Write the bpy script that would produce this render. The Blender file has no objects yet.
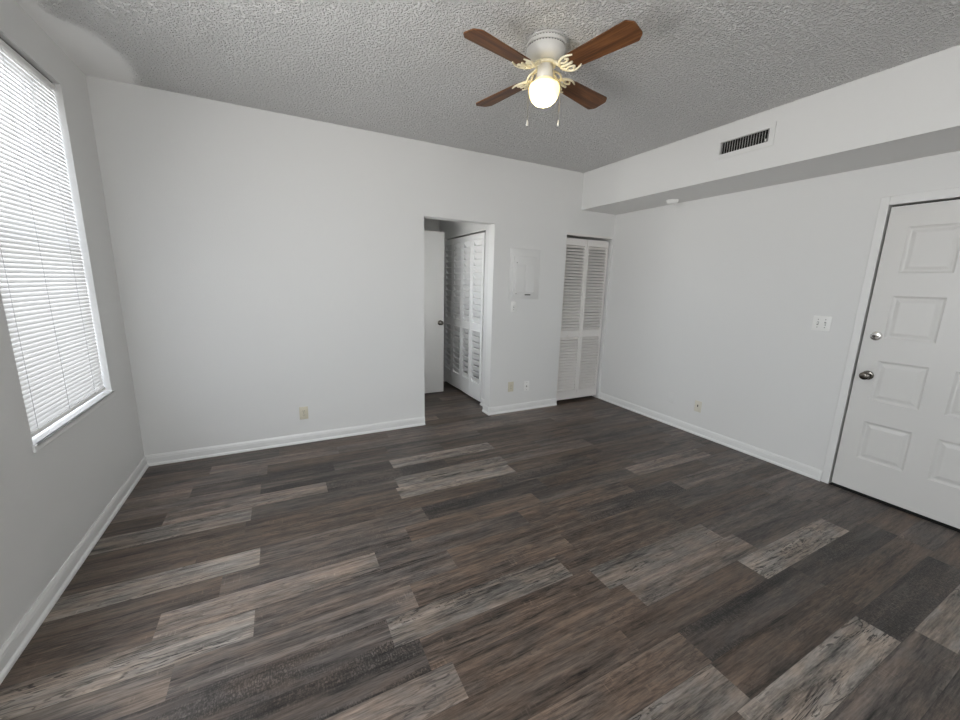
import bpy, bmesh, math, random
from mathutils import Vector, Matrix

# ------------------------------------------------------------------ camera
W, H, SF, SZ = 4.722, 2.714, 0.542, 2.318          # room width, ceiling, soffit depth, soffit underside
BACK = -5.6
WT = 0.12                                           # partition thickness
DX0, DX1, DTOP = 2.2795, 3.050, 2.070               # hall doorway in the far wall
KX0, KX1, KTOP = 3.994, W - 0.022, 2.056            # closet doorway in the far wall
EY1, EY0, ETOP = -2.4646, -3.300, 2.044             # entry door
VY0, VY1, VZ0, VZ1 = -1.342, -0.409, 0.697, 2.501   # window
NX0, NX1 = 1.00, 1.80                               # unseen window added behind the camera for fill daylight
TY0, TY1 = -3.05, -1.97                             # twin window added just out of the frame for more daylight
HW = (0.30, 0.72, 1.15, 1.90)                       # small window added out of sight to brighten the hall

sc = bpy.context.scene
col = sc.collection
YAW, PITCH, ROLL, FPX = 0.4791, -0.1960, 0.0253, 386.83
cam = bpy.data.cameras.new('camera')
cam.sensor_fit = 'HORIZONTAL'
cam.sensor_width = 36.0
cam.lens = FPX / 960 * 36
cam.clip_start = 0.02
co = bpy.data.objects.new('camera', cam)
col.objects.link(co)
fw = Vector((math.sin(YAW) * math.cos(PITCH), math.cos(YAW) * math.cos(PITCH), math.sin(PITCH)))
rt = Vector((math.cos(YAW), -math.sin(YAW), 0))
up = rt.cross(fw)
r2 = rt * math.cos(ROLL) + up * math.sin(ROLL)
u2 = up * math.cos(ROLL) - rt * math.sin(ROLL)
m = Matrix((r2, u2, -fw)).transposed().to_4x4()
m.translation = Vector((1.0094, -3.6656, 1.4627))
co.matrix_world = m
sc.camera = co

# ------------------------------------------------------------------ light and exposure
SKY = 7.0
wd = bpy.data.worlds.new('sky')
sc.world = wd
wd.use_nodes = True
nt = wd.node_tree
nt.nodes.clear()
wo = nt.nodes.new('ShaderNodeOutputWorld')
bg = nt.nodes.new('ShaderNodeBackground')
tc = nt.nodes.new('ShaderNodeTexCoord')
sx = nt.nodes.new('ShaderNodeSeparateXYZ')
rp = nt.nodes.new('ShaderNodeValToRGB')
mr = nt.nodes.new('ShaderNodeMapRange')
nt.links.new(tc.outputs['Generated'], sx.inputs[0])
mr.inputs['From Min'].default_value = -1
mr.inputs['From Max'].default_value = 1
nt.links.new(sx.outputs['Z'], mr.inputs['Value'])
nt.links.new(mr.outputs[0], rp.inputs[0])
cr = rp.color_ramp
cr.elements[0].position = 0.44
cr.elements[0].color = (1.05, 1.04, 1.02, 1)
cr.elements[1].position = 0.52
cr.elements[1].color = (0.91, 0.960, 1.0, 1)
nt.links.new(rp.outputs[0], bg.inputs['Color'])
bg.inputs['Strength'].default_value = SKY
nt.links.new(bg.outputs[0], wo.inputs[0])


def portal(name, w, h, loc, rotz):
    l = bpy.data.lights.new(name, 'AREA')
    l.shape = 'RECTANGLE'
    l.size, l.size_y = w, h
    l.cycles.is_portal = True
    o = bpy.data.objects.new(name, l)
    col.objects.link(o)
    o.location = loc
    o.rotation_euler = (math.pi / 2, 0, rotz)        # shines along -Z of the lamp: +Y turned by rotz
    return o


portal('window_daylight', VY1 - VY0, VZ1 - VZ0, (-0.175, (VY0 + VY1) / 2, (VZ0 + VZ1) / 2), -math.pi / 2)
portal('window_daylight', NX1 - NX0, VZ1 - VZ0, ((NX0 + NX1) / 2, BACK - 0.155, (VZ0 + VZ1) / 2), 0)
portal('window_daylight', TY1 - TY0, VZ1 - VZ0, (-0.175, (TY0 + TY1) / 2, (VZ0 + VZ1) / 2), -math.pi / 2)
portal('window_daylight', HW[1] - HW[0], HW[3] - HW[2], (1.835, (HW[0] + HW[1]) / 2, (HW[2] + HW[3]) / 2), -math.pi / 2)

sc.view_settings.view_transform = 'Standard'
sc.view_settings.look = 'None'
sc.view_settings.gamma = 1
sc.view_settings.use_curve_mapping = False
sc.view_settings.exposure = 0.90
sc.cycles.max_bounces = 14
sc.cycles.diffuse_bounces = 10
sc.cycles.transparent_max_bounces = 12
sc.cycles.sample_clamp_indirect = 4.0
sc.cycles.use_denoising = True


# ------------------------------------------------------------------ materials
def new_mat(name):
    mt = bpy.data.materials.new(name)
    mt.use_nodes = True
    t = mt.node_tree
    return mt, t, t.nodes['Principled BSDF']


def plain(name, c, rough=0.5, metal=0.0, bump=None, spec=0.5):
    mt, t, b = new_mat(name)
    b.inputs['Base Color'].default_value = (*c, 1)
    b.inputs['Roughness'].default_value = rough
    b.inputs['Metallic'].default_value = metal
    b.inputs['Specular IOR Level'].default_value = spec
    if bump:
        sc_, dist, strength = bump
        tcn = t.nodes.new('ShaderNodeTexCoord')
        n = t.nodes.new('ShaderNodeTexNoise')
        n.inputs['Scale'].default_value = sc_
        n.inputs['Detail'].default_value = 3
        bp = t.nodes.new('ShaderNodeBump')
        bp.inputs['Distance'].default_value = dist
        bp.inputs['Strength'].default_value = strength
        t.links.new(tcn.outputs['Object'], n.inputs['Vector'])
        t.links.new(n.outputs['Fac'], bp.inputs['Height'])
        t.links.new(bp.outputs[0], b.inputs['Normal'])
    return mt


class NG:
    """small node builder"""
    def __init__(s, t):
        s.t = t

    def n(s, kind, **kw):
        o = s.t.nodes.new(kind)
        for k, v in kw.items():
            setattr(o, k, v)
        return o

    def put(s, sock, v):
        if hasattr(v, 'links') or isinstance(v, bpy.types.NodeSocket):
            s.t.links.new(v, sock)
        else:
            sock.default_value = v

    def math(s, op, a, b=0.0, c=None, clamp=False):
        o = s.n('ShaderNodeMath', operation=op, use_clamp=clamp)
        s.put(o.inputs[0], a)
        s.put(o.inputs[1], b)
        if c is not None:
            s.put(o.inputs[2], c)
        return o.outputs[0]

    def vmul(s, v, xyz):
        o = s.n('ShaderNodeVectorMath', operation='MULTIPLY')
        s.put(o.inputs[0], v)
        o.inputs[1].default_value = xyz
        return o.outputs[0]

    def noise(s, v, scale=1.0, detail=3, rough=0.5, dist=0.0):
        o = s.n('ShaderNodeTexNoise')
        s.put(o.inputs['Vector'], v)
        o.inputs['Scale'].default_value = scale
        o.inputs['Detail'].default_value = detail
        o.inputs['Roughness'].default_value = rough
        o.inputs['Distortion'].default_value = dist
        return o.outputs['Fac']

    def step(s, v, lo, hi):
        o = s.n('ShaderNodeMapRange', interpolation_type='SMOOTHSTEP')
        s.put(o.inputs['Value'], v)
        s.put(o.inputs['From Min'], lo)
        s.put(o.inputs['From Max'], hi)
        return o.outputs[0]

    def lerp(s, f, a, b):
        return s.math('ADD', a, s.math('MULTIPLY', f, s.math('SUBTRACT', b, a)))

    def mixc(s, f, a, b, mode='MIX'):
        o = s.n('ShaderNodeMix', data_type='RGBA', blend_type=mode)
        s.put(o.inputs['Factor'], f)
        s.put(o.inputs['A'] if False else o.inputs[6], a)
        s.put(o.inputs[7], b)
        return o.outputs[2]


WALL = plain('wall_paint', (0.775, 0.775, 0.765), 0.55, bump=(140, 0.004, 0.22), spec=0.35)
TRIM = plain('white_trim_paint', (0.82, 0.82, 0.81), 0.32)
DOORM = plain('white_door_paint', (0.73, 0.72, 0.70), 0.36)
LOUVM = plain('louver_door_paint', (0.80, 0.775, 0.75), 0.45)
LOUVW = plain('hall_louver_paint', (0.86, 0.86, 0.85), 0.42)
PLATE = plain('white_plastic', (0.87, 0.87, 0.85), 0.35)
BEIGE = plain('beige_plastic', (0.66, 0.62, 0.50), 0.38)
IVORY = plain('ivory_plastic', (0.74, 0.71, 0.62), 0.38)
DARKM = plain('dark_void', (0.012, 0.012, 0.012), 0.8)
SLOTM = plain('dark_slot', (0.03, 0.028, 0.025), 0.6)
NICKEL = plain('satin_nickel', (0.20, 0.185, 0.165), 0.22, 1.0)
CHROME = plain('bright_nickel', (0.80, 0.79, 0.77), 0.18, 1.0)
FANW = plain('white_fan_enamel', (0.66, 0.65, 0.62), 0.35)
CREAM = plain('cream_brass', (0.88, 0.82, 0.62), 0.30, 0.1)
CHAIN = plain('chain_metal', (0.35, 0.32, 0.27), 0.35, 1.0)
ALU = plain('window_aluminium', (0.75, 0.76, 0.77), 0.4, 0.3)
RAILM = plain('blind_rail_enamel', (0.78, 0.775, 0.76), 0.4)
CORDM = plain('blind_cord', (0.62, 0.62, 0.62), 0.7)


def mat_ceiling():
    mt, t, b = new_mat('popcorn_ceiling')
    g = NG(t)
    b.inputs['Base Color'].default_value = (0.93, 0.925, 0.915, 1)
    b.inputs['Roughness'].default_value = 0.9
    b.inputs['Specular IOR Level'].default_value = 0.1
    tcn = g.n('ShaderNodeTexCoord')
    v = tcn.outputs['Object']
    s = g.n('ShaderNodeSeparateXYZ')
    g.put(s.inputs[0], v)
    # a bare skim-coated patch next to the window wall
    wob = g.math('MULTIPLY', g.math('SUBTRACT', g.noise(v, 5.0, 1), 0.5), 0.20)
    lim = g.lerp(g.step(s.outputs['Y'], -1.0, -0.35), 0.06, 0.22)
    mask = g.step(g.math('ADD', s.outputs['X'], wob), lim, g.math('ADD', lim, 0.10))
    a = g.noise(v, 78.0, 3, 0.6)
    c = g.noise(v, 38.0, 2, 0.5)
    h = g.math('ADD', g.step(a, 0.34, 0.60), g.math('MULTIPLY', c, 0.45))
    h = g.math('MULTIPLY', g.math('SUBTRACT', h, 0.72), g.math('MULTIPLY_ADD', mask, 0.96, 0.04))
    bp = g.n('ShaderNodeBump')
    bp.inputs['Distance'].default_value = 0.0145
    bp.inputs['Strength'].default_value = 1.0
    g.put(bp.inputs['Height'], h)
    t.links.new(bp.outputs[0], b.inputs['Normal'])
    return mt


CEIL = mat_ceiling()


def mat_floor():
    mt, t, b = new_mat('vinyl_plank')
    g = NG(t)
    uv = g.n('ShaderNodeUVMap', uv_map='plank')
    tone = g.n('ShaderNodeAttribute', attribute_name='tone')
    par = g.n('ShaderNodeAttribute', attribute_name='par')     # etch, charcoal, seed
    ps = g.n('ShaderNodeSeparateXYZ')
    g.put(ps.inputs[0], par.outputs['Vector'])
    etch, char, seed = ps.outputs
    us = g.n('ShaderNodeSeparateXYZ')
    g.put(us.inputs[0], uv.outputs[0])
    cv = g.n('ShaderNodeCombineXYZ')
    g.put(cv.inputs[0], g.math('MULTIPLY_ADD', seed, 61.0, us.outputs[0]))
    g.put(cv.inputs[1], g.math('MULTIPLY_ADD', seed, 17.0, us.outputs[1]))
    g.put(cv.inputs[2], g.math('MULTIPLY', seed, 9.0))
    c = cv.outputs[0]
    band = g.noise(g.vmul(c, (0.9, 17, 1)), 1, 4, 0.6, 0.6)
    grain = g.noise(g.vmul(c, (6, 85, 1)), 1, 6, 0.7, 0.5)
    fine = g.noise(g.vmul(c, (16, 170, 1)), 1, 3, 0.65)
    blot = g.noise(g.vmul(c, (5, 14, 1)), 1, 3, 0.6)
    k = g.math('MULTIPLY_ADD', g.math('SUBTRACT', band, 0.5), 3.0, 1.0)
    k = g.math('ADD', k, g.math('MULTIPLY', g.math('SUBTRACT', grain, 0.5), 2.6))
    k = g.math('ADD', k, g.math('MULTIPLY', g.math('SUBTRACT', fine, 0.5), 1.6))
    k = g.math('ADD', k, g.math('MULTIPLY', g.math('SUBTRACT', blot, 0.5), 0.8))
    # etched cathedral grain: contour lines of a stretched noise
    cath = g.noise(g.vmul(c, (3.0, 24, 1)), 1, 4, 0.55, 0.7)
    fr = g.math('PINGPONG', g.math('MULTIPLY', cath, 8.0), 0.5)
    line = g.math('SUBTRACT', 1.0, g.step(fr, 0.03, 0.20))
    zone = g.step(g.noise(g.vmul(c, (2.2, 9, 1)), 1, 2), 0.42, 0.62)
    line = g.math('MULTIPLY', line, zone)
    line = g.math('MULTIPLY', line, g.math('MULTIPLY_ADD', etch, 0.68, 0.32))
    # dark knots and splits
    knot = g.step(g.noise(g.vmul(c, (3.2, 26, 1)), 1, 3, 0.55, 0.8), 0.67, 0.76)
    # charcoal saw marks
    cz = g.step(g.math('ADD', g.noise(g.vmul(c, (1.6, 11, 1)), 1, 2), g.math('MULTIPLY', char, 0.16)), 0.52, 0.66)
    sp = g.step(g.noise(g.vmul(c, (170, 110, 1)), 1, 2, 0.6), 0.40, 0.58)
    saw = g.step(g.noise(g.vmul(c, (240, 30, 1)), 1, 2, 0.6), 0.44, 0.60)
    chm = g.math('MULTIPLY', g.math('MULTIPLY', cz, char), g.math('MAXIMUM', sp, g.math('MULTIPLY', saw, 0.8)))
    # pale saw ticks
    tk = g.math('MULTIPLY', g.step(g.noise(g.vmul(c, (130, 14, 1)), 1, 1), 0.60, 0.68),
                g.step(g.noise(g.vmul(c, (6, 16, 1)), 1, 2), 0.58, 0.66))
    k = g.math('MULTIPLY', k, g.math('SUBTRACT', 1.0, g.math('MULTIPLY', line, 0.85)))
    k = g.math('MULTIPLY', k, g.math('SUBTRACT', 1.0, g.math('MULTIPLY', knot, 0.6)))
    k = g.math('MULTIPLY', k, g.math('SUBTRACT', 1.0, g.math('MULTIPLY', chm, 0.82)))
    k = g.math('ADD', k, g.math('MULTIPLY', tk, 0.35))
    # seams
    ey = g.math('MINIMUM', us.outputs[1], g.math('SUBTRACT', 0.1524, us.outputs[1]))
    sm = g.step(ey, 0.0004, 0.0016)
    k = g.math('MULTIPLY', k, g.math('MULTIPLY_ADD', sm, 0.45, 0.55))
    k = g.math('MAXIMUM', k, 0.06)
    warm = g.mixc(g.step(blot, 0.35, 0.65), (1.0, 0.96, 0.93, 1), (1.10, 0.95, 0.84, 1))
    sv = g.n('ShaderNodeVectorMath', operation='SCALE')
    g.put(sv.inputs[0], tone.outputs['Color'])
    g.put(sv.inputs['Scale'], k)
    colr = g.mixc(1.0, sv.outputs[0], warm, 'MULTIPLY')
    t.links.new(colr, b.inputs['Base Color'])
    b.inputs['Specular IOR Level'].default_value = 0.45
    g.put(b.inputs['Roughness'], g.math('MULTIPLY_ADD', grain, 0.24, 0.30))
    bp = g.n('ShaderNodeBump')
    bp.inputs['Distance'].default_value = 0.0012
    bp.inputs['Strength'].default_value = 0.6
    hh = g.math('SUBTRACT', g.math('MULTIPLY', grain, 0.8), g.math('ADD', line, g.math('MULTIPLY', chm, 0.5)))
    g.put(bp.inputs['Height'], hh)
    t.links.new(bp.outputs[0], b.inputs['Normal'])
    return mt


def mat_blade():
    mt, t, b = new_mat('walnut_blade')
    g = NG(t)
    tcn = g.n('ShaderNodeTexCoord')
    v = tcn.outputs['Object']
    a = g.noise(g.vmul(v, (4, 70, 4)), 1, 4, 0.6, 0.5)
    bnd = g.noise(g.vmul(v, (2, 16, 2)), 1, 2)
    f = g.math('ADD', g.math('MULTIPLY', a, 0.6), g.math('MULTIPLY', bnd, 0.4))
    c = g.mixc(g.step(f, 0.35, 0.65), (0.075, 0.026, 0.009, 1), (0.23, 0.095, 0.032, 1))
    t.links.new(c, b.inputs['Base Color'])
    b.inputs['Roughness'].default_value = 0.45
    b.inputs['Specular IOR Level'].default_value = 0.3
    return mt


def mat_slat():
    mt = bpy.data.materials.new('blind_slat')
    mt.use_nodes = True
    t = mt.node_tree
    t.nodes.clear()
    o = t.nodes.new('ShaderNodeOutputMaterial')
    d = t.nodes.new('ShaderNodeBsdfDiffuse')
    d.inputs[0].default_value = (0.84, 0.84, 0.83, 1)
    tr = t.nodes.new('ShaderNodeBsdfTranslucent')
    tr.inputs[0].default_value = (0.86, 0.84, 0.82, 1)
    mx = t.nodes.new('ShaderNodeMixShader')
    mx.inputs[0].default_value = 0.14
    t.links.new(d.outputs[0], mx.inputs[1])
    t.links.new(tr.outputs[0], mx.inputs[2])
    t.links.new(mx.outputs[0], o.inputs[0])
    return mt


def mat_pane(name='window_glass', tint=(0.95, 0.95, 0.95, 1)):
    mt = bpy.data.materials.new(name)
    mt.use_nodes = True
    t = mt.node_tree
    t.nodes.clear()
    o = t.nodes.new('ShaderNodeOutputMaterial')
    a = t.nodes.new('ShaderNodeBsdfTransparent')
    a.inputs[0].default_value = tint
    gl = t.nodes.new('ShaderNodeBsdfGlossy')
    gl.inputs['Roughness'].default_value = 0.02
    mx = t.nodes.new('ShaderNodeMixShader')
    mx.inputs[0].default_value = 0.06
    t.links.new(a.outputs[0], mx.inputs[1])
    t.links.new(gl.outputs[0], mx.inputs[2])
    t.links.new(mx.outputs[0], o.inputs[0])
    return mt


def mat_globe():
    mt, t, b = new_mat('lit_globe_glass')
    b.inputs['Base Color'].default_value = (0.9, 0.85, 0.7, 1)
    b.inputs['Roughness'].default_value = 0.25
    g = NG(t)
    tcn = g.n('ShaderNodeTexCoord')
    s = g.n('ShaderNodeSeparateXYZ')
    g.put(s.inputs[0], tcn.outputs['Object'])
    f = g.step(s.outputs['Z'], -0.255, -0.330)           # the bulb sits low in the globe
    t.links.new(g.mixc(f, (1.0, 0.74, 0.27, 1), (1.0, 0.83, 0.42, 1)), b.inputs['Emission Color'])
    t.links.new(g.lerp(f, 1.1, 7.0), b.inputs['Emission Strength'])
    return mt


FLOOR = mat_floor()
BLADE = mat_blade()
SLAT = mat_slat()
PANE = mat_pane()
DIM_PANE = mat_pane('dimming_window_pane', (0.56, 0.565, 0.58, 1))  # pane darkened to dim daylight on the reveal and slats
GLOBE = mat_globe()


# ------------------------------------------------------------------ mesh helpers
def link(name, bm, mat, parent=None, smooth=False, recalc=True):
    if recalc:
        bmesh.ops.recalc_face_normals(bm, faces=bm.faces[:])
    if smooth:
        for f in bm.faces:
            f.smooth = True
        for e in bm.edges:
            if len(e.link_faces) == 2 and e.calc_face_angle(0) > math.radians(38):
                e.smooth = False
    me = bpy.data.meshes.new(name)
    bm.to_mesh(me)
    bm.free()
    me.materials.append(mat)
    o = bpy.data.objects.new(name, me)
    col.objects.link(o)
    if parent:
        o.parent = parent
    return o


def empty(name, loc=(0, 0, 0), rot=(0, 0, 0)):
    o = bpy.data.objects.new(name, None)
    o.empty_display_size = 0.1
    o.location = loc
    o.rotation_euler = rot
    col.objects.link(o)
    return o


def tag(o, label=None, cat=None, group=None, kind=None):
    if label:
        o['label'] = label
    if cat:
        o['category'] = cat
    if group:
        o['group'] = group
    if kind:
        o['kind'] = kind
    return o


def struct(o, label=None, cat=None):
    return tag(o, label, cat, None, 'structure')


def box(bm, x0, x1, y0, y1, z0, z1, bev=0.0, seg=2):
    vs = [bm.verts.new(p) for p in ((x0, y0, z0), (x1, y0, z0), (x1, y1, z0), (x0, y1, z0),
                                    (x0, y0, z1), (x1, y0, z1), (x1, y1, z1), (x0, y1, z1))]
    fs = [bm.faces.new([vs[i] for i in q]) for q in ((3, 2, 1, 0), (4, 5, 6, 7), (0, 1, 5, 4),
                                                    (1, 2, 6, 5), (2, 3, 7, 6), (3, 0, 4, 7))]
    if bev:
        es = list({e for f in fs for e in f.edges})
        bmesh.ops.bevel(bm, geom=es, offset=bev, segments=seg, affect='EDGES', profile=0.5)
    return vs


def bx(*a, **k):
    bm = bmesh.new()
    box(bm, *a, **k)
    return bm


def lathe(bm, prof, n=40, axis='Z', origin=(0, 0, 0), lobes=0, amp=0.0):
    """prof: list of (radius, height); axis +Z, or any of X/-X/Y/-Y"""
    ox = Vector(origin)

    def P(r, a, h):
        if lobes and r > 0.02:
            r = r * (1 + amp * abs(math.cos(lobes * a / 2)))
        x, y = r * math.cos(a), r * math.sin(a)
        if axis == 'Z':
            v = (x, y, h)
        elif axis == 'X':
            v = (h, x, y)
        elif axis == '-X':
            v = (-h, x, y)
        elif axis == '-Y':
            v = (x, -h, y)
        else:
            v = (x, h, y)
        return ox + Vector(v)
    rings = []
    for r, h in prof:
        if r < 1e-6:
            rings.append([bm.verts.new(P(0, 0, h))])
        else:
            rings.append([bm.verts.new(P(r, 2 * math.pi * i / n, h)) for i in range(n)])
    for A, B in zip(rings, rings[1:]):
        for i in range(n):
            j = (i + 1) % n
            if len(A) == 1 and len(B) == 1:
                continue
            if len(A) == 1:
                bm.faces.new((A[0], B[i], B[j]))
            elif len(B) == 1:
                bm.faces.new((A[i], A[j], B[0]))
            else:
                bm.faces.new((A[i], A[j], B[j], B[i]))
    for R in (rings[0], rings[-1]):
        if len(R) > 2:
            bm.faces.new(R)


def spline(pts, n=8):
    P = [Vector(p) for p in pts]
    P = [P[0] * 2 - P[1]] + P + [P[-1] * 2 - P[-2]]
    out = []
    for i in range(1, len(P) - 2):
        for k in range(n):
            t = k / n
            a, b, c, d = P[i - 1:i + 3]
            out.append(0.5 * ((2 * b) + (c - a) * t + (2 * a - 5 * b + 4 * c - d) * t * t + (3 * b - a - 3 * c + d) * t ** 3))
    out.append(P[-2].copy())
    return out


def tube(bm, pts, rad, n=8):
    L = len(pts)
    rings = []
    nrm = None
    for i, p in enumerate(pts):
        d = (pts[min(i + 1, L - 1)] - pts[max(i - 1, 0)]).normalized()
        if nrm is None:
            nrm = d.orthogonal().normalized()
        nrm = (nrm - d * nrm.dot(d)).normalized()
        bn = d.cross(nrm)
        r = rad(i / (L - 1)) if callable(rad) else rad
        rings.append([bm.verts.new(p + (nrm * math.cos(2 * math.pi * k / n) + bn * math.sin(2 * math.pi * k / n)) * r) for k in range(n)])
    for A, B in zip(rings, rings[1:]):
        for k in range(n):
            j = (k + 1) % n
            bm.faces.new((A[k], A[j], B[j], B[k]))
    bm.faces.new(rings[0])
    bm.faces.new(rings[-1])


def prism(bm, poly, a, b, place):
    """extrude a 2-D outline from a to b; place(u, v, t) -> xyz"""
    A = [bm.verts.new(place(u, v, a)) for u, v in poly]
    B = [bm.verts.new(place(u, v, b)) for u, v in poly]
    n = len(poly)
    for i in range(n):
        j = (i + 1) % n
        bm.faces.new((A[i], A[j], B[j], B[i]))
    bm.faces.new(A)
    bm.faces.new(B)


def slab(axis, c0, c1, ur, vr, holes=()):
    """wall with rectangular holes, as one closed mesh; axis = normal axis, u,v = the other two in order"""
    bm = bmesh.new()
    us = sorted({ur[0], ur[1], *[h[0] for h in holes], *[h[1] for h in holes]})
    vs = sorted({vr[0], vr[1], *[h[2] for h in holes], *[h[3] for h in holes]})
    us = [u for u in us if ur[0] <= u <= ur[1]]
    vs = [v for v in vs if vr[0] <= v <= vr[1]]

    def P(u, v, c):
        return {'x': (c, u, v), 'y': (u, c, v), 'z': (u, v, c)}[axis]
    cache = {}

    def V(i, j, c):
        key = (i, j, c)
        if key not in cache:
            cache[key] = bm.verts.new(P(us[i], vs[j], c))
        return cache[key]

    def solid(i, j):
        if i < 0 or j < 0 or i >= len(us) - 1 or j >= len(vs) - 1:
            return False
        u, v = (us[i] + us[i + 1]) / 2, (vs[j] + vs[j + 1]) / 2
        return not any(h[0] < u < h[1] and h[2] < v < h[3] for h in holes)
    for i in range(len(us) - 1):
        for j in range(len(vs) - 1):
            if not solid(i, j):
                continue
            for c in (c0, c1):
                bm.faces.new((V(i, j, c), V(i + 1, j, c), V(i + 1, j + 1, c), V(i, j + 1, c)))
            for di, dj, a, b in ((-1, 0, (i, j), (i, j + 1)), (1, 0, (i + 1, j), (i + 1, j + 1)),
                                 (0, -1, (i, j), (i + 1, j)), (0, 1, (i, j + 1), (i + 1, j + 1))):
                if not solid(i + di, j + dj):
                    bm.faces.new((V(*a, c0), V(*b, c0), V(*b, c1), V(*a, c1)))
    return bm


def copy_tree(o, parent=None):
    c = o.copy()
    col.objects.link(c)
    if parent:
        c.parent = parent
    for ch in [k for k in bpy.data.objects if k.parent == o]:
        copy_tree(ch, c)
    return c


# ------------------------------------------------------------------ floor: individual planks in one mesh
PITCH_Y, PLEN = 0.1524, 0.927
TONES = {'L': ((0.190, 0.178, 0.166), 1.0, 0.0), 'l': ((0.150, 0.133, 0.121), 0.35, 0.1),
         'G': ((0.104, 0.093, 0.087), 0.15, 0.25), 'B': ((0.094, 0.076, 0.064), 0.1, 0.15),
         'D': ((0.080, 0.072, 0.068), 0.05, 0.8)}
# row number from the far wall: (x of one joint, tones left of it read outwards from the joint, tones right of it)
ROWS = {-4: (2.779, 'GBG', 'GB'), -3: (0.455, 'B', 'lGlGB'), -2: (0.842, 'G', 'BGBGB'), -1: (0.383, 'l', 'DGBBG'),
        0: (0.806, 'G', 'DLBGB'), 1: (2.153, 'DlB', 'BGBB'), 2: (1.692, 'GL', 'LlDG'), 3: (1.668, 'BB', 'LBBG'),
        4: (0.531, 'B', 'BBDBG'), 5: (0.827, 'L', 'GDBGB'), 6: (1.595, 'GB', 'BGlB'), 7: (1.383, 'lB', 'GBBG'),
        8: (0.821, 'L', 'GBDlG'), 9: (0.560, 'l', 'GBBGB'), 10: (1.335, 'DG', 'LBBGG'), 11: (1.436, 'DG', 'BLGGD'),
        12: (1.520, 'lG', 'BlGG'), 13: (2.232, 'BGl', 'BLGB'), 14: (2.454, 'BGD', 'DDBG'), 15: (2.441, 'LBG', 'BBGD'),
        16: (2.353, 'BGB', 'LDBG'), 17: (2.495, 'BDG', 'GLBG')}


def build_floor():
    rnd = random.Random(11)
    bm = bmesh.new()
    uvl = bm.loops.layers.uv.new('plank')
    tl = bm.loops.layers.float_color.new('tone')
    pl = bm.loops.layers.float_color.new('par')
    xa, xb = -0.14, W + 0.14
    for k in range(-18, 34):
        y1 = -0.68 - PITCH_Y * k
        y0 = y1 - PITCH_Y
        if k in ROWS:
            j, lf, rg = ROWS[k]
        else:
            j, lf, rg = rnd.uniform(1.4, 2.3), '', ''
        n0 = -int((j - xa) / PLEN) - 1
        n1 = int((xb - j) / PLEN) + 1
        for i in range(n0, n1):
            s = rg[i] if 0 <= i < len(rg) else (lf[-i - 1] if i < 0 and -i - 1 < len(lf) else rnd.choice('GBGBDlBG'))
            x0, x1 = j + i * PLEN, j + (i + 1) * PLEN
            cx0, cx1 = max(x0, xa), min(x1, xb)
            if cx1 - cx0 < 1e-4:
                continue
            tone, et, ch = TONES[s]
            f = rnd.uniform(0.78, 1.25)
            sd = rnd.random()
            fc = bm.faces.new([bm.verts.new(p) for p in ((cx0, y0, 0), (cx1, y0, 0), (cx1, y1, 0), (cx0, y1, 0))])
            for lp in fc.loops:
                lp[uvl].uv = (lp.vert.co.x - x0, lp.vert.co.y - y0)
                lp[tl] = (tone[0] * f, tone[1] * f, tone[2] * f, 1)
                lp[pl] = (et, ch, sd, 1)
    o = link('floor', bm, FLOOR, recalc=False)
    return struct(o, 'grey and brown wood-look plank floor', 'floor')


build_floor()
sb = link('subfloor', bx(-0.16, W + 0.16, BACK - 0.14, 2.0, -0.12, -0.003), DARKM)
struct(sb, 'slab under the planks', 'floor')

# ------------------------------------------------------------------ shell
HALLX0, HALLX1, HALLY = 1.95, 3.15, 1.80           # hall behind the doorway
struct(link('ceiling', bx(-0.16, W + 0.16, BACK - 0.14, WT, H, H + 0.12), CEIL), 'white popcorn-textured ceiling', 'ceiling')
struct(link('wall_far', slab('y', 0, WT, (-0.16, W + 0.16), (0, H), [(DX0, DX1, -1, DTOP), (KX0, KX1, -1, KTOP)]), WALL),
       'white wall with the hall doorway and louvered closet', 'wall')
struct(link('wall_window', slab('x', -0.16, 0, (BACK - 0.14, 0), (0, H), [(VY0, VY1, VZ0, VZ1), (TY0, TY1, VZ0, VZ1)]), WALL),
       'shaded wall around the blind-covered window', 'wall')
struct(link('wall_entry', slab('x', W, W + 0.14, (BACK - 0.14, 0), (0, H), [(EY0 - 0.004, EY1 + 0.004, -1, ETOP + 0.004)]), WALL),
       'white wall with the panelled entry door', 'wall')
struct(link('wall_back', slab('y', BACK - 0.14, BACK, (0, W), (0, H), [(NX0, NX1, VZ0, VZ1)]), WALL), 'wall behind the viewer', 'wall')

# soffit: hollow duct chase along the entry wall
GY0, GY1, GZ0, GZ1 = -1.921, -1.572, 2.500, 2.588
bm = slab('x', W - SF, W - SF + 0.015, (BACK, 0), (SZ, H), [(GY0, GY1, GZ0, GZ1)])
box(bm, W - SF + 0.015, W, BACK, 0, SZ, SZ + 0.015)
struct(link('wall_soffit', bm, WALL), 'boxed soffit along the top of the entry wall', 'soffit')

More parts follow.
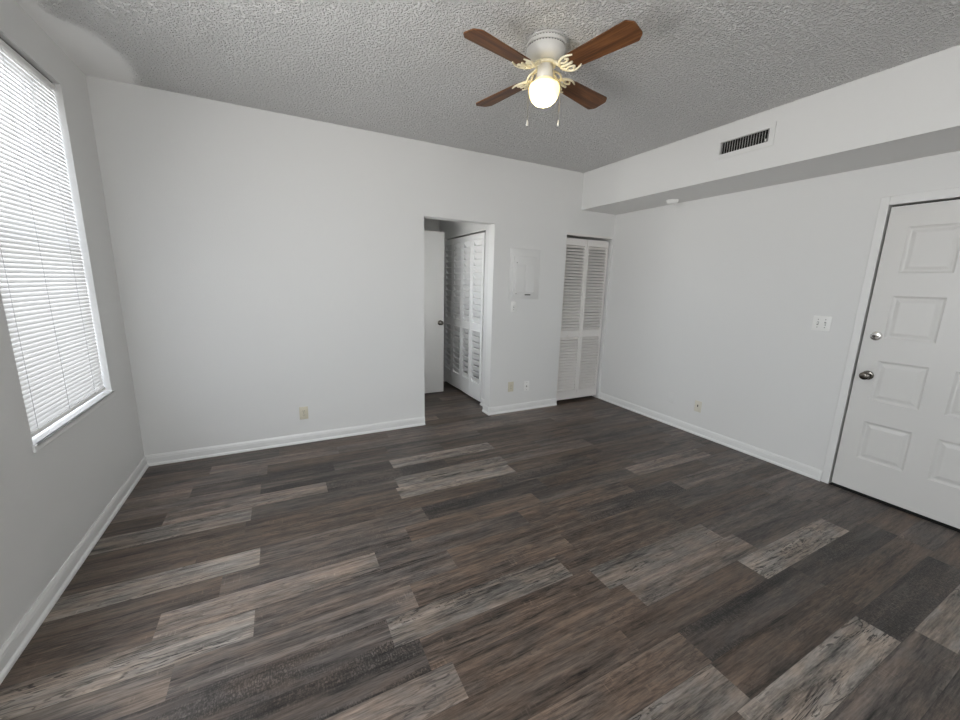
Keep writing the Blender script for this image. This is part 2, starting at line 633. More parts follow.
# hall
struct(link('wall_hall_side', slab('x', HALLX0 - 0.1, HALLX0, (WT, HALLY), (0, 2.44), [HW]), WALL), 'hall side wall', 'wall')
struct(link('wall_hall_back', bx(HALLX0 - 0.1, W + 0.16, HALLY, HALLY + 0.1, 0, 2.44), WALL), 'hall back wall', 'wall')
CLY0, CLY1, CLZ = 0.375, 1.575, 2.075               # hall closet opening
struct(link('wall_hall_closet', slab('x', HALLX1 - 0.01, HALLX1 + 0.09, (WT, HALLY), (0, 2.44), [(CLY0, CLY1, -1, CLZ)]), WALL),
       'hall wall above the louvered doors', 'wall')
struct(link('ceiling_hall', bx(HALLX0 - 0.1, W + 0.16, WT, HALLY + 0.1, 2.44, 2.54), WALL), 'hall ceiling', 'ceiling')
struct(link('wall_closet_divider', bx(HALLX1 + 0.09, W + 0.16, 0.95, 1.0, 0, 2.44), WALL), 'wall inside the closets', 'wall')
struct(link('wall_closet_side', bx(3.86, 3.9, WT, 0.95, 0, 2.44), WALL), 'closet side wall', 'wall')
struct(link('wall_closet_end', bx(W, W + 0.14, WT, HALLY, 0, 2.44), WALL), 'closet end wall', 'wall')

# ------------------------------------------------------------------ baseboards
BP = [(0, 0), (0.023, 0), (0.023, 0.008), (0.021, 0.014), (0.016, 0.019), (0.0125, 0.021), (0.0125, 0.058),
      (0.0105, 0.066), (0.0105, 0.072), (0.007, 0.079), (0.005, 0.085), (0, 0.085)]


def base(name, kind, at, a, b, sgn):
    bm = bmesh.new()
    if kind == 'x':                                  # runs along x on a wall at y = at
        prism(bm, BP, a, b, lambda u, v, t: (t, at + sgn * u, v))
    else:
        prism(bm, BP, a, b, lambda u, v, t: (at + sgn * u, t, v))
    return struct(link(name, bm, TRIM), None, 'baseboard')


base('baseboard_far', 'x', 0, 0.0005, DX0, -1)['label'] = 'white baseboard under the broad blank wall'
bm = bmesh.new()
prism(bm, BP, DX1 - 0.022, KX0, lambda u, v, t: (t, -u, v))
prism(bm, BP, -0.022, WT + 0.02, lambda u, v, t: (DX1 - u, t, v))
struct(link('baseboard_pier', bm, TRIM), 'white baseboard wrapping the wall between doorway and closet', 'baseboard')
base('baseboard_window', 'y', 0, BACK, -0.0005, 1)['label'] = 'white baseboard below the window'
base('baseboard_entry', 'y', W, EY1 + 0.052, -0.0005, -1)['label'] = 'white baseboard between closet and entry door'
base('baseboard_entry_rear', 'y', W, BACK, EY0 - 0.052, -1)['label'] = 'white baseboard behind the entry door'
bm = bmesh.new()
prism(bm, BP, WT + 0.02, CLY0 - 0.01, lambda u, v, t: (HALLX1 - 0.012 - u, t, v))
struct(link('baseboard_hall', bm, TRIM), 'short white baseboard just inside the doorway', 'baseboard')
base('baseboard_hall_back', 'x', HALLY, HALLX0, HALLX1 - 0.02, -1)['label'] = 'white baseboard at the back of the hall'
# painted jamb lining on the doorway's bright edge
struct(link('trim_1', bx(DX1 - 0.004, DX1 - 0.0005, 0.001, WT, 0.09, DTOP - 0.001), TRIM), 'white lining of the hall doorway jamb', 'trim')

# entry door casing
CW = 0.050
bm = bmesh.new()
box(bm, W - 0.014, W, EY1 + 0.003, EY1 + CW, 0, ETOP + CW + 0.008, 0.003)
box(bm, W - 0.014, W, EY0 - CW, EY0 - 0.003, 0, ETOP + CW + 0.008, 0.003)
box(bm, W - 0.014, W, EY0 - 0.003, EY1 + 0.003, ETOP + 0.003, ETOP + CW + 0.008, 0.003)
struct(link('trim_2', bm, TRIM), 'white casing around the entry door', 'trim')
# jamb, stop and dark outside closing the opening
bm = bmesh.new()
box(bm, W + 0.05, W + 0.139, EY1 - 0.012, EY1 + 0.003, 0, ETOP + 0.003)
box(bm, W + 0.05, W + 0.139, EY0 - 0.003, EY0 + 0.012, 0, ETOP + 0.003)
box(bm, W + 0.05, W + 0.139, EY0 + 0.012, EY1 - 0.012, ETOP - 0.012, ETOP + 0.003)
box(bm, W - 0.005, W + 0.139, EY0, EY1, 0.0, 0.006)
struct(link('trim_3', bm, DARKM), 'dark weatherstrip and threshold behind the entry door', 'trim')
struct(link('wall_outside_entry', bx(W + 0.141, W + 0.18, EY0 - 0.1, EY1 + 0.1, 0, ETOP + 0.1), DARKM), 'outside of the entry door', 'wall')


# ------------------------------------------------------------------ entry door
def panel_door():
    root = empty('door_1', (W, EY1, 0))
    struct(root, 'white panelled entry door with knob and deadbolt', 'door')
    y0, y1, z0, z1 = EY0 + 0.003, EY1 - 0.008, 0.020, ETOP - 0.010
    colsY = [(-2.823, -2.578), (-3.184, -2.937)]
    rowsZ = [(1.597, 1.897), (1.155, 1.447), (0.710, 0.998), (0.270, 0.552)]
    ys = sorted({y0, y1, *[v for c in colsY for v in c]})
    zs = sorted({z0, z1, *[v for c in rowsZ for v in c]})
    bm = bmesh.new()
    xf, xb = W + 0.004, W + 0.044
    vc = {}

    def V(y, z, x):
        k = (round(y, 5), round(z, 5), round(x, 5))
        if k not in vc:
            vc[k] = bm.verts.new((x, y, z))
        return vc[k]
    for i in range(len(ys) - 1):
        for j in range(len(zs) - 1):
            a, b, c, d = ys[i], ys[i + 1], zs[j], zs[j + 1]
            isp = any(abs(a - p[0]) < 1e-4 and abs(b - p[1]) < 1e-4 for p in colsY) and any(abs(c - p[0]) < 1e-4 and abs(d - p[1]) < 1e-4 for p in rowsZ)
            if not isp:
                bm.faces.new((V(a, c, xf), V(b, c, xf), V(b, d, xf), V(a, d, xf)))
                continue
            rings = [(0, 0), (0.004, 0.0035), (0.012, 0.009), (0.020, 0.0095), (0.040, 0.003), (0.044, 0.0025)]
            prev = None
            for ins, dep in rings:
                q = [V(a + ins, c + ins, xf + dep), V(b - ins, c + ins, xf + dep), V(b - ins, d - ins, xf + dep), V(a + ins, d - ins, xf + dep)]
                if prev:
                    for s in range(4):
                        bm.faces.new((prev[s], prev[(s + 1) % 4], q[(s + 1) % 4], q[s]))
                prev = q
            bm.faces.new(prev)
    # sides and back
    bnd = [e for e in bm.edges if len(e.link_faces) == 1]
    ex = bmesh.ops.extrude_edge_only(bm, edges=bnd)
    for v in ex['geom']:
        if isinstance(v, bmesh.types.BMVert):
            v.co.x = xb
    link('door_slab', bm, DOORM, root).matrix_parent_inverse = root.matrix_basis.inverted()
    # knob
    bm = bmesh.new()
    lathe(bm, [(0.0, 0), (0.033, 0), (0.033, 0.004), (0.028, 0.010), (0.014, 0.013), (0.011, 0.030), (0.016, 0.036),
               (0.026, 0.044), (0.0285, 0.053), (0.027, 0.062), (0.020, 0.068), (0.010, 0.0695), (0.0, 0.0695)], 32, '-X', (xf, -2.5415, 0.885))
    link('door_knob', bm, NICKEL, root, True).matrix_parent_inverse = root.matrix_basis.inverted()
    bm = bmesh.new()
    lathe(bm, [(0.0, 0), (0.032, 0), (0.032, 0.006), (0.029, 0.012), (0.022, 0.015), (0.0, 0.0155)], 32, '-X', (xf, -2.5405, 1.168))
    dbl = link('deadbolt', bm, CHROME, root, True)
    dbl.matrix_parent_inverse = root.matrix_basis.inverted()
    bm = bmesh.new()
    box(bm, xf - 0.030, xf - 0.014, -2.5405 - 0.019, -2.5405 + 0.019, 1.168 - 0.006, 1.168 + 0.006, 0.004)
    tt = link('thumb_turn', bm, NICKEL, dbl, True)
    bm = bmesh.new()
    for zz in (0.885, 1.168):
        box(bm, W + 0.008, W + 0.032, y1 - 0.0002, y1 + 0.0008, zz - 0.028, zz + 0.028)
    link('latch_plate', bm, NICKEL, root).matrix_parent_inverse = root.matrix_basis.inverted()
    # sweep along the bottom
    link('door_sweep', bx(xf - 0.0015, xf + 0.002, y0 + 0.004, y1 - 0.004, 0.020, 0.046), DOORM, root).matrix_parent_inverse = root.matrix_basis.inverted()
    return root


panel_door()


# ------------------------------------------------------------------ louvered bifold doors
def louver_leaf(root, mat, w, zlo, zhi, stile, rails, pitch, blade_w, tilt, thick=0.028):
    """a leaf in local coords: x 0..w, y 0..thick (front at y=0), z; rails: list of (z0,z1); louvers between rails"""
    bm = bmesh.new()
    box(bm, 0, stile, 0, thick, zlo, zhi, 0.002, 1)
    box(bm, w - stile, w, 0, thick, zlo, zhi, 0.002, 1)
    for a, b in rails:
        box(bm, stile, w - stile, 0.002, thick - 0.002, a, b)
    leaf = link('door_leaf', bm, mat, root)
    bm = bmesh.new()
    rs = sorted(rails)
    for (a0, a1), (b0, b1) in zip(rs, rs[1:]):
        n = max(1, round((b0 - a1) / pitch))
        p = (b0 - a1) / n
        for i in range(n):
            zc = a1 + p * (i + 0.5)
            dy, dz = math.cos(tilt) * blade_w / 2, math.sin(tilt) * blade_w / 2
            t = 0.0032
            ny, nz = -math.sin(tilt) * t, math.cos(tilt) * t
            yc = thick / 2
            # lower edge towards the room
            q = [(yc - dy - ny, zc - dz + nz * 0 - t), (yc + dy - ny, zc + dz - t), (yc + dy + ny, zc + dz + t), (yc - dy + ny, zc - dz + t)]
            prism(bm, q, stile - 0.004, w - stile + 0.004, lambda u, v, tt: (tt, u, v))
    link('louvers', bm, mat, leaf)
    return leaf


def small_knob(parent, x, y, z, mat, r=0.014):
    bm = bmesh.new()
    lathe(bm, [(0, 0), (0.008, 0), (0.007, 0.010), (r, 0.017), (r, 0.024), (r * 0.7, 0.029), (0, 0.030)], 20, '-Y', (x, y, z))
    return link('door_knob', bm, mat, parent, True)


# closet by the entry wall
d2 = empty('door_2', (KX0, 0.030, 0))
struct(d2, 'narrow louvered bifold closet door in the corner', 'door')
lw = (KX1 - KX0 - 0.020) / 2
for i in range(2):
    lf = louver_leaf(d2, LOUVM, lw - 0.003, 0.040, KTOP - 0.052, 0.030, [(0.040, 0.150), (0.834, 0.919), (KTOP - 0.128, KTOP - 0.052)], 0.0365, 0.035, math.radians(41))
    lf.location = (0.004 + i * lw, 0, 0)
    if i == 0:
        small_knob(lf, 0.120, 0, 0.868, LOUVM)
bm = bmesh.new()
box(bm, KX0, KX1, 0.004, 0.06, KTOP - 0.022, KTOP)
struct(link('trim_4', bm, LOUVM), 'track above the corner closet door', 'trim')

# closet in the hall: four leaves, slightly folded
d3 = empty('door_3', (3.162, CLY0 + 0.012, 0), (0, 0, math.pi / 2))
struct(d3, 'wide louvered bifold closet doors inside the hall', 'door')
fw_ = (CLY1 - CLY0 - 0.024) / 4
fold = 0.03
x = 0.0
for i in range(4):
    lf = louver_leaf(d3, LOUVW, fw_ - 0.004, 0.030, CLZ - 0.045, 0.042, [(0.030, 0.235), (0.895, 0.980), (CLZ - 0.105, CLZ - 0.045)], 0.0755, 0.081, math.radians(58), 0.034)
    s = 1 if i % 2 == 0 else -1
    lf.rotation_euler = (0, 0, s * fold)
    lf.location = (x, 0 if s > 0 else math.sin(fold) * fw_, 0)
    x += math.cos(fold) * fw_
    if i in (1, 2):
        small_knob(lf, 0.125 if i == 2 else 0.10, 0, 0.938, CHROME)
bm = bmesh.new()
box(bm, 3.15, 3.205, CLY0, CLY1, CLZ - 0.018, CLZ)
struct(link('trim_5', bm, TRIM), 'track above the hall closet doors', 'trim')

# plain open door leaf in the hall
d4 = empty('door_4', (2.10, 1.047, 0))
struct(d4, 'plain flush white door standing open in the hall', 'door')
link('door_slab', bx(0.0, 0.812, 0.0, 0.035, 0.012, 2.08, bev=0.002, seg=1), DOORM, d4)
bm = bmesh.new()
lathe(bm, [(0, 0), (0.032, 0), (0.032, 0.004), (0.026, 0.009), (0.012, 0.012), (0.011, 0.028), (0.018, 0.035), (0.027, 0.045),
           (0.027, 0.058), (0.018, 0.066), (0, 0.067)], 28, '-Y', (0.757, 0.0, 0.945))
link('door_knob', bm, NICKEL, d4, True)

# ------------------------------------------------------------------ windows
def window(name, w, h, loc, rotz, depth, label, sill, glass=None):
    """sash window in an opening w x h; local +y points into the room, the inner wall face is y = 0, z = 0 the opening's bottom"""
    root = empty(name, loc, (0, 0, rotz))
    struct(root, label, 'window')
    bm = bmesh.new()
    fwid = 0.035
    a, b = -depth + 0.005, -depth + 0.045
    box(bm, -w / 2, -w / 2 + fwid, a, b, 0, h)
    box(bm, w / 2 - fwid, w / 2, a, b, 0, h)
    box(bm, -w / 2 + fwid, w / 2 - fwid, a, b, 0, fwid)
    box(bm, -w / 2 + fwid, w / 2 - fwid, a, b, h - fwid, h)
    box(bm, -w / 2 + fwid, w / 2 - fwid, a + 0.005, b, h / 2 - 0.018, h / 2 + 0.018)
    fr = link('window_frame', bm, ALU, root)
    for p, q in ((fwid, h / 2 - 0.018), (h / 2 + 0.018, h - fwid)):
        link('pane', bx(-w / 2 + fwid, w / 2 - fwid, a + 0.018, a + 0.022, p, q), glass or PANE, fr)
    if sill:
        bm = bmesh.new()
        box(bm, -w / 2 + 0.0005, w / 2 - 0.0005, b + 0.001, 0.013, 0.0005, 0.016, 0.003)
        box(bm, -w / 2 - 0.018, w / 2 + 0.018, 0.0005, 0.013, -0.018, 0.016, 0.003)
        link('window_sill', bm, TRIM, root)
    return root


window('window_1', VY1 - VY0, VZ1 - VZ0, (0, (VY0 + VY1) / 2, VZ0), -math.pi / 2, 0.16, 'tall window in the shaded wall, covered by the white blind', True, DIM_PANE)
window('added_window_back', NX1 - NX0, VZ1 - VZ0, ((NX0 + NX1) / 2, BACK, VZ0), 0, 0.14, 'added unseen window behind the viewer for fill daylight', True)
window('added_window_twin', TY1 - TY0, VZ1 - VZ0, (0, (TY0 + TY1) / 2, VZ0), -math.pi / 2, 0.16, 'added unseen twin window in the shaded wall for more daylight', True)
window('added_window_hall', HW[1] - HW[0], HW[3] - HW[2], (HALLX0, (HW[0] + HW[1]) / 2, HW[2]), -math.pi / 2, 0.10, 'small unseen window added to brighten the hall', False)


def mini_blind():
    y0, y1 = VY0 + 0.005, VY1 - 0.005
    xc = -0.036
    root = empty('window_blind', (xc, (VY0 + VY1) / 2, VZ0 + 0.018))
    tag(root, 'white horizontal mini blind closed over the tall window', 'blind')
    inv = root.matrix_basis.inverted()

    def add(name, bm, mat, par=None, smooth=False):
        o = link(name, bm, mat, par or root, smooth)
        if not par:
            o.matrix_parent_inverse = inv
        return o
    zt = VZ1 - 0.012
    bm = bmesh.new()
    box(bm, xc - 0.013, xc + 0.013, y0, y1, zt - 0.026, zt, 0.002, 1)
    hr = add('headrail', bm, RAILM)
    link('headrail_gap_shade', bx(xc - 0.013, xc + 0.004, y0, y1, zt - 0.001, VZ1 - 0.0005), SLOTM, hr)  # dark strip stands in for the shadow gap above the headrail
    zb = VZ0 + 0.034
    bm = bmesh.new()
    box(bm, xc - 0.012, xc + 0.012, y0 + 0.004, y1 - 0.004, zb - 0.006, zb + 0.018, 0.006, 3)
    add('bottom_rail', bm, RAILM, None, True)
    # slats
    bm = bmesh.new()
    za, ze = zb + 0.030, zt - 0.038
    n = int((ze - za) / 0.0212)
    p = (ze - za) / n
    tilt = math.radians(66)
    for i in range(n + 1):
        zc = za + p * i
        prev = None
        for s in range(5):
            u = (s / 4 - 0.5) * 0.0275
            crown = 0.0022 * (1 - (s / 2 - 1) ** 2)
            px = xc + u * math.cos(tilt) + crown * math.sin(tilt)
            pz = zc - u * math.sin(tilt) + crown * math.cos(tilt)
            a, b = bm.verts.new((px, y0 + 0.001, pz)), bm.verts.new((px, y1 - 0.001, pz))
            if prev:
                bm.faces.new((prev[0], prev[1], b, a))
            prev = (a, b)
    for f in bm.faces:
        f.smooth = True
    add('slats', bm, SLAT)
    for t in (0.12, 0.46, 0.82):
        bm = bmesh.new()
        yy = y0 + (y1 - y0) * t
        for dx in (-0.0125, 0.0125):
            box(bm, xc + dx - 0.0005, xc + dx + 0.0005, yy - 0.0008, yy + 0.0008, zb + 0.016, zt - 0.02)
        add('ladder_cord', bm, CORDM)
    return root


mini_blind()


# ------------------------------------------------------------------ ceiling fan
def ceiling_fan():
    C = Vector((2.352, -1.748, H))
    root = empty('ceiling_fan', C)
    tag(root, 'four-bladed wooden ceiling fan with a lit glass globe', 'ceiling fan')
    bm = bmesh.new()
    lathe(bm, [(0.0, -0.0005), (0.103, -0.0005), (0.103, -0.006), (0.097, -0.008), (0.097, -0.013), (0.104, -0.015), (0.104, -0.030), (0.098, -0.032),
               (0.098, -0.036), (0.102, -0.039), (0.102, -0.054), (0.097, -0.072), (0.085, -0.087), (0.068, -0.096), (0.050, -0.0995), (0.0, -0.100)], 56)
    hs = link('motor_housing', bm, FANW, root, True)
    for zz in (-0.0105, -0.034):
        bm = bmesh.new()
        for k in range(40):
            a = 2 * math.pi * k / 40
            c = Vector((math.cos(a), math.sin(a), 0))
            t = Vector((-math.sin(a), math.cos(a), 0))
            rr = 0.0975 if zz > -0.02 else 0.0985
            q = [c * (rr + d) + t * w + Vector((0, 0, zz + h)) for d in (-0.001, 0.0008) for w in (-0.0042, 0.0042) for h in (-0.0014, 0.0014)]
            vs = [bm.verts.new(p) for p in q]
            for f in ((0, 1, 3, 2), (4, 6, 7, 5), (0, 4, 5, 1), (2, 3, 7, 6), (0, 2, 6, 4), (1, 5, 7, 3)):
                bm.faces.new([vs[i] for i in f])
        link('vent_slots', bm, SLOTM, hs)
    # flywheel ring carrying the irons
    bm = bmesh.new()
    lathe(bm, [(0.030, -0.100), (0.055, -0.100), (0.058, -0.106), (0.055, -0.113), (0.030, -0.113)], 40)
    link('flywheel', bm, CREAM, root, True)
    bm = bmesh.new()
    lathe(bm, [(0.0, -0.112), (0.041, -0.113), (0.042, -0.120), (0.042, -0.170), (0.038, -0.176), (0.0, -0.176)], 36)
    link('switch_housing', bm, FANW, root, True)
    bm = bmesh.new()
    lathe(bm, [(0.0, -0.175), (0.044, -0.176), (0.050, -0.179), (0.050, -0.190), (0.044, -0.194), (0.0, -0.194)], 36)
    link('globe_fitter', bm, CREAM, root, True)
    bm = bmesh.new()
    lathe(bm, [(0.0, -0.1935), (0.045, -0.194), (0.062, -0.197), (0.076, -0.206), (0.0810, -0.221), (0.0805, -0.236), (0.0745, -0.259), (0.0630, -0.279),
               (0.0450, -0.294), (0.0240, -0.302), (0.0100, -0.306), (0.0050, -0.311), (0.0, -0.314)], 64, lobes=16, amp=0.018)
    link('globe', bm, GLOBE, root, True)
    # blades, each with its own iron
    R0, R1 = 0.155, 0.525
    for k in range(4):
        ang = math.radians(13.4 + 90 * k)
        bl = empty('tmp') if False else None
        bm = bmesh.new()
        out = []
        hw0, hw1 = 0.050, 0.066
        pts = [(R0, -hw0 + 0.012), (R0 + 0.012, -hw0), (R1 - 0.034, -hw1), (R1 - 0.026, -hw1 + 0.003), (R1 - 0.003, -hw1 + 0.026), (R1, -hw1 + 0.034),
               (R1, hw1 - 0.034), (R1 - 0.003, hw1 - 0.026), (R1 - 0.026, hw1 - 0.003), (R1 - 0.034, hw1), (R0 + 0.012, hw0), (R0, hw0 - 0.012)]
        prism(bm, pts, -0.0028, 0.0028, lambda u, v, t: (u, v, t))
        b = link('blade', bm, BLADE, root)
        b.location = (0, 0, -0.150)
        b.rotation_euler = (math.radians(-11), 0, ang)
        # iron
        bm = bmesh.new()
        tube(bm, spline([(0.050, 0, 0.043), (0.075, 0, 0.030), (0.105, 0, 0.000), (0.140, 0, -0.008), (0.178, 0, -0.0075)]), lambda t: 0.008 - 0.002 * t)
        for s in (-1, 1):
            tube(bm, spline([(0.060, s * 0.006, 0.036), (0.085, s * 0.030, 0.015), (0.108, s * 0.026, -0.004), (0.100, s * 0.008, 0.002)]), 0.0052)
            tube(bm, spline([(0.104, s * 0.006, 0.0), (0.128, s * 0.040, -0.006), (0.165, s * 0.052, -0.0075), (0.205, s * 0.040, -0.0065)]), lambda t: 0.0088 - 0.005 * t)
            tube(bm, spline([(0.118, s * 0.030, -0.006), (0.145, s * 0.018, -0.008), (0.172, s * 0.028, -0.008), (0.158, s * 0.042, -0.008)]), 0.0054)
        lathe(bm, [(0, -0.012), (0.006, -0.012), (0.006, -0.0035), (0, -0.0035)], 12, 'Z', (0.172, 0.0, 0))
        link('blade_iron', bm, CREAM, b, True)
    # pull chains
    rv = Vector((r2.x, r2.y, 0)).normalized()
    fv = Vector((fw.x, fw.y, 0)).normalized()
    for s, ln in ((-1, 0.376), (1, 0.372)):
        dr = (rv * s * 0.98 - fv * 0.1).normalized()
        bm = bmesh.new()
        P = [dr * 0.040 + Vector((0, 0, -0.150)), dr * 0.056 + Vector((0, 0, -0.156)), dr * 0.078 + Vector((0, 0, -0.185)), dr * 0.0850 + Vector((0, 0, -0.215)),
             dr * 0.0850 + Vector((0, 0, -ln))]
        tube(bm, spline(P, 6), 0.0011, 6)
        ch = link('pull_chain', bm, CHAIN, root, True)
        bm = bmesh.new()
        lathe(bm, [(0, 0.0), (0.0022, -0.001), (0.003, -0.006), (0.0065, -0.020), (0.0072, -0.027), (0.005, -0.032), (0, -0.033)], 16, 'Z', dr * 0.0850 + Vector((0, 0, -ln)))
        link('pull_fob', bm, FANW, ch, True)
    return root


ceiling_fan()

# ------------------------------------------------------------------ air register on the soffit
def register():
    X = W - SF
    root = empty('air_vent', (X, (GY0 + GY1) / 2, 2.465))
    tag(root, 'white supply air vent with dark vertical fins on the soffit', 'air vent')
    inv = root.matrix_basis.inverted()
    bm = slab('x', X - 0.007, X - 0.0003, (-1.958, -1.550), (2.466, 2.620), [(GY0, GY1, GZ0, GZ1)])
    bm2 = bm
    link('vent_frame', bm2, WALL, root).matrix_parent_inverse = inv
    bm = bmesh.new()
    n = 18
    for i in range(n):
        y = GY0 + 0.012 + (GY1 - GY0 - 0.024) * i / (n - 1)
        a = math.radians(28)
        dx, dy = math.cos(a) * 0.007, math.sin(a) * 0.007
        q = [(X + 0.006 - dx, y - dy - 0.001), (X + 0.006 + dx, y + dy - 0.001), (X + 0.006 + dx, y + dy + 0.001), (X + 0.006 - dx, y - dy + 0.001)]
        prism(bm, q, GZ0 + 0.0005, GZ1 - 0.0005, lambda u, v, t: (u, v, t))
    link('fins', bm, PLATE, root).matrix_parent_inverse = inv
    bm = bmesh.new()
    box(bm, X + 0.0155, X + 0.10, GY0 - 0.01, GY1 + 0.01, GZ0 - 0.01, GZ1 + 0.01)
    bm.faces.ensure_lookup_table()
    for f in list(bm.faces):
        if abs(f.calc_center_median().x - (X + 0.0155)) < 1e-4:
            bm.faces.remove(f)
    link('duct_boot', bm, DARKM, root).matrix_parent_inverse = inv
    bm = bmesh.new()
    box(bm, X - 0.012, X - 0.004, GY0 + 0.012, GY0 + 0.017, GZ0 + 0.004, GZ0 + 0.022, 0.001)
    link('damper_lever', bm, PLATE, root).matrix_parent_inverse = inv


register()

# ------------------------------------------------------------------ smoke detector
sd = empty('smoke_detector', (4.552, -0.905, SZ))
tag(sd, 'small round white smoke detector under the soffit', 'smoke detector')
bm = bmesh.new()
lathe(bm, [(0, -0.0003), (0.058, -0.0003), (0.058, -0.008), (0.054, -0.010), (0, -0.010)], 40)
link('mounting_base', bm, PLATE, sd, True)
bm = bmesh.new()
lathe(bm, [(0, -0.0102), (0.050, -0.0102), (0.052, -0.013), (0.050, -0.026), (0.042, -0.034), (0.030, -0.037), (0, -0.038)], 40)
link('cover', bm, PLATE, sd, True)


# ------------------------------------------------------------------ wall plates
# local frame: x across, y out of the wall towards the room is -y, z up; rotated for the entry wall
def plate_root(name, loc, rot):
    return empty(name, loc, (0, 0, rot))


def plate(root, w, h, mat, d=0.006):
    return link('cover_plate', bx(-w / 2, w / 2, -d, -0.0003, -h / 2, h / 2, bev=0.0025, seg=2), mat, root, True)


def duplex_outlet(loc, rot, label, mat, group=None):
    r = plate_root('wall_outlet', loc, rot)
    tag(r, label, 'outlet', group)
    plate(r, 0.072, 0.116, mat)
    for s in (-1, 1):
        bm = bmesh.new()
        pts = [(0.0165 * math.cos(a) * 1.0, max(-0.0125, min(0.0125, 0.0165 * math.sin(a)))) for a in [2 * math.pi * i / 24 for i in range(24)]]
        prism(bm, [(u, v + s * 0.0195) for u, v in pts], -0.0085, -0.0058, lambda u, v, t: (u, t, v))
        f = link('receptacle', bm, mat, r)
        bm = bmesh.new()
        for dx, hh in ((-0.0065, 0.0045), (0.0065, 0.0036)):
            box(bm, dx - 0.0012, dx + 0.0012, -0.0088, -0.0084, s * 0.0195 + 0.002 - hh, s * 0.0195 + 0.002 + hh)
        box(bm, -0.0022, 0.0022, -0.0088, -0.0084, s * 0.0195 - 0.0095, s * 0.0195 - 0.0055)
        link('slots', bm, SLOTM, f)
    bm = bmesh.new()
    lathe(bm, [(0, 0.0058), (0.0032, 0.0058), (0.0028, 0.0072), (0, 0.0074)], 12, '-Y')
    link('screw', bm, NICKEL, r, True)
    return r


def toggle_plate(loc, rot, label, w, n, mat):
    r = plate_root('light_switch', loc, rot)
    tag(r, label, 'light switch')
    plate(r, w, 0.114, mat)
    for i in range(n):
        x = (i - (n - 1) / 2) * 0.046
        f = link('switch_slot', bx(x - 0.0055, x + 0.0055, -0.0068, -0.0058, -0.0125, 0.0125), SLOTM, r)
        bm = bmesh.new()
        s = 1 if i == 0 else -1
        prism(bm, [(-0.0066, -0.009), (-0.0066, 0.009), (-0.017, s * 0.008 + 0.003), (-0.017, s * 0.008 - 0.003)], x - 0.0045, x + 0.0045, lambda u, v, t: (t, u, v))
        link('toggle', bm, mat, f)
        for zz in (-0.030, 0.030):
            bm = bmesh.new()
            lathe(bm, [(0, 0.0058), (0.0032, 0.0058), (0.0028, 0.0072), (0, 0.0074)], 12, '-Y', (x, 0, zz))
            link('screw', bm, NICKEL, r, True)
    return r


RE = -math.pi / 2                                   # faces -x on the entry wall
duplex_outlet((1.141, 0, 0.279), 0, 'beige outlet low on the broad blank wall beside the window corner', BEIGE)
duplex_outlet((3.320, 0, 0.301), 0, 'beige outlet by the hall doorway, paired with a white one', BEIGE)
ph = plate_root('cable_jack', (3.537, 0, 0.287), 0)
tag(ph, 'white cable jack plate low on the wall beside the beige outlet', 'wall plate')
plate(ph, 0.074, 0.118, PLATE)
bm = bmesh.new()
lathe(bm, [(0, 0.0058), (0.0075, 0.0058), (0.0075, 0.008), (0.0048, 0.0085), (0.0048, 0.013), (0, 0.013)], 16, '-Y')
link('jack', bm, NICKEL, ph, True)
for zz in (-0.042, 0.042):
    bm = bmesh.new()
    lathe(bm, [(0, 0.0058), (0.0032, 0.0058), (0.0028, 0.0072), (0, 0.0074)], 12, '-Y', (0, 0, zz))
    link('screw', bm, NICKEL, ph, True)
toggle_plate((3.315, 0, 1.216), 0, 'white single light switch under the breaker panel', 0.072, 1, PLATE)
toggle_plate((W, -2.2195, 1.2235), RE, 'white double light switch beside the entry door', 0.116, 2, PLATE)
ro = plate_root('phone_jack', (W, -1.346, 0.292), RE)
tag(ro, 'ivory phone jack plate low on the entry wall', 'wall plate')
plate(ro, 0.072, 0.114, IVORY)
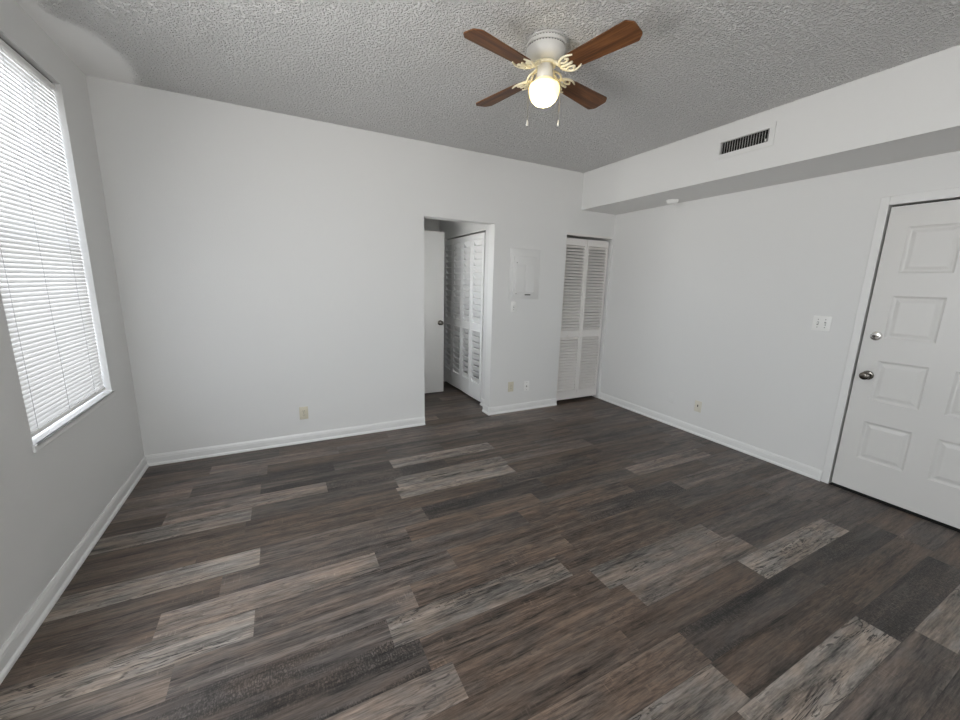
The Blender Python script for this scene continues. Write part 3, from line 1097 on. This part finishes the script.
bm = bmesh.new()
box(bm, -0.008, 0.008, -0.0085, -0.0058, -0.008, 0.022, 0.001)
jf = link('jack', bm, IVORY, ro)
link('jack_hole', bx(-0.005, 0.005, -0.0092, -0.0084, -0.004, 0.018), SLOTM, jf)
bp_ = plate_root('blank_plate', (W, -1.036, 0.294), RE)
tag(bp_, 'painted-over blank cover plate low on the entry wall near the closet', 'wall plate')
plate(bp_, 0.072, 0.116, WALL, 0.004)
for zz in (-0.042, 0.042):
    bm = bmesh.new()
    lathe(bm, [(0, 0.0038), (0.0032, 0.0038), (0.0028, 0.005), (0, 0.0052)], 12, '-Y', (0, 0, zz))
    link('screw', bm, WALL, bp_, True)

# ------------------------------------------------------------------ breaker panel
bpn = empty('breaker_panel', (3.441, 0, 1.300))
tag(bpn, 'white painted electrical breaker panel on the wall by the closet', 'breaker panel')
link('panel_cover', bx(-0.195, 0.193, -0.008, -0.0003, 0, 0.540, bev=0.003, seg=2), WALL, bpn, True)
bm = bmesh.new()
box(bm, -0.150, 0.140, -0.020, -0.008, 0.036, 0.460, 0.003)
pdr = link('panel_door', bm, WALL, bpn, True)
bm = bmesh.new()
box(bm, -0.128, -0.006, -0.0225, -0.0195, 0.075, 0.375, 0.002, 1)
box(bm, 0.004, 0.118, -0.0225, -0.0195, 0.075, 0.375, 0.002, 1)
link('door_emboss', bm, WALL, pdr, True)
bm = bmesh.new()
box(bm, 0.0, 0.075, -0.025, -0.0195, 0.044, 0.054, 0.001, 1)
link('latch_pull', bm, SLOTM, pdr)
for zz in (0.085, 0.385):
    bm = bmesh.new()
    box(bm, -0.158, -0.146, -0.022, -0.008, zz - 0.022, zz + 0.022, 0.002, 1)
    link('hinge', bm, WALL, bpn)
for xx, zz in ((-0.115, 0.39), (-0.115, 0.06)):
    bm = bmesh.new()
    lathe(bm, [(0, 0.0195), (0.005, 0.0195), (0.0045, 0.023), (0, 0.0235)], 14, '-Y', (xx, 0, zz))
    link('screw', bm, NICKEL, pdr, True)
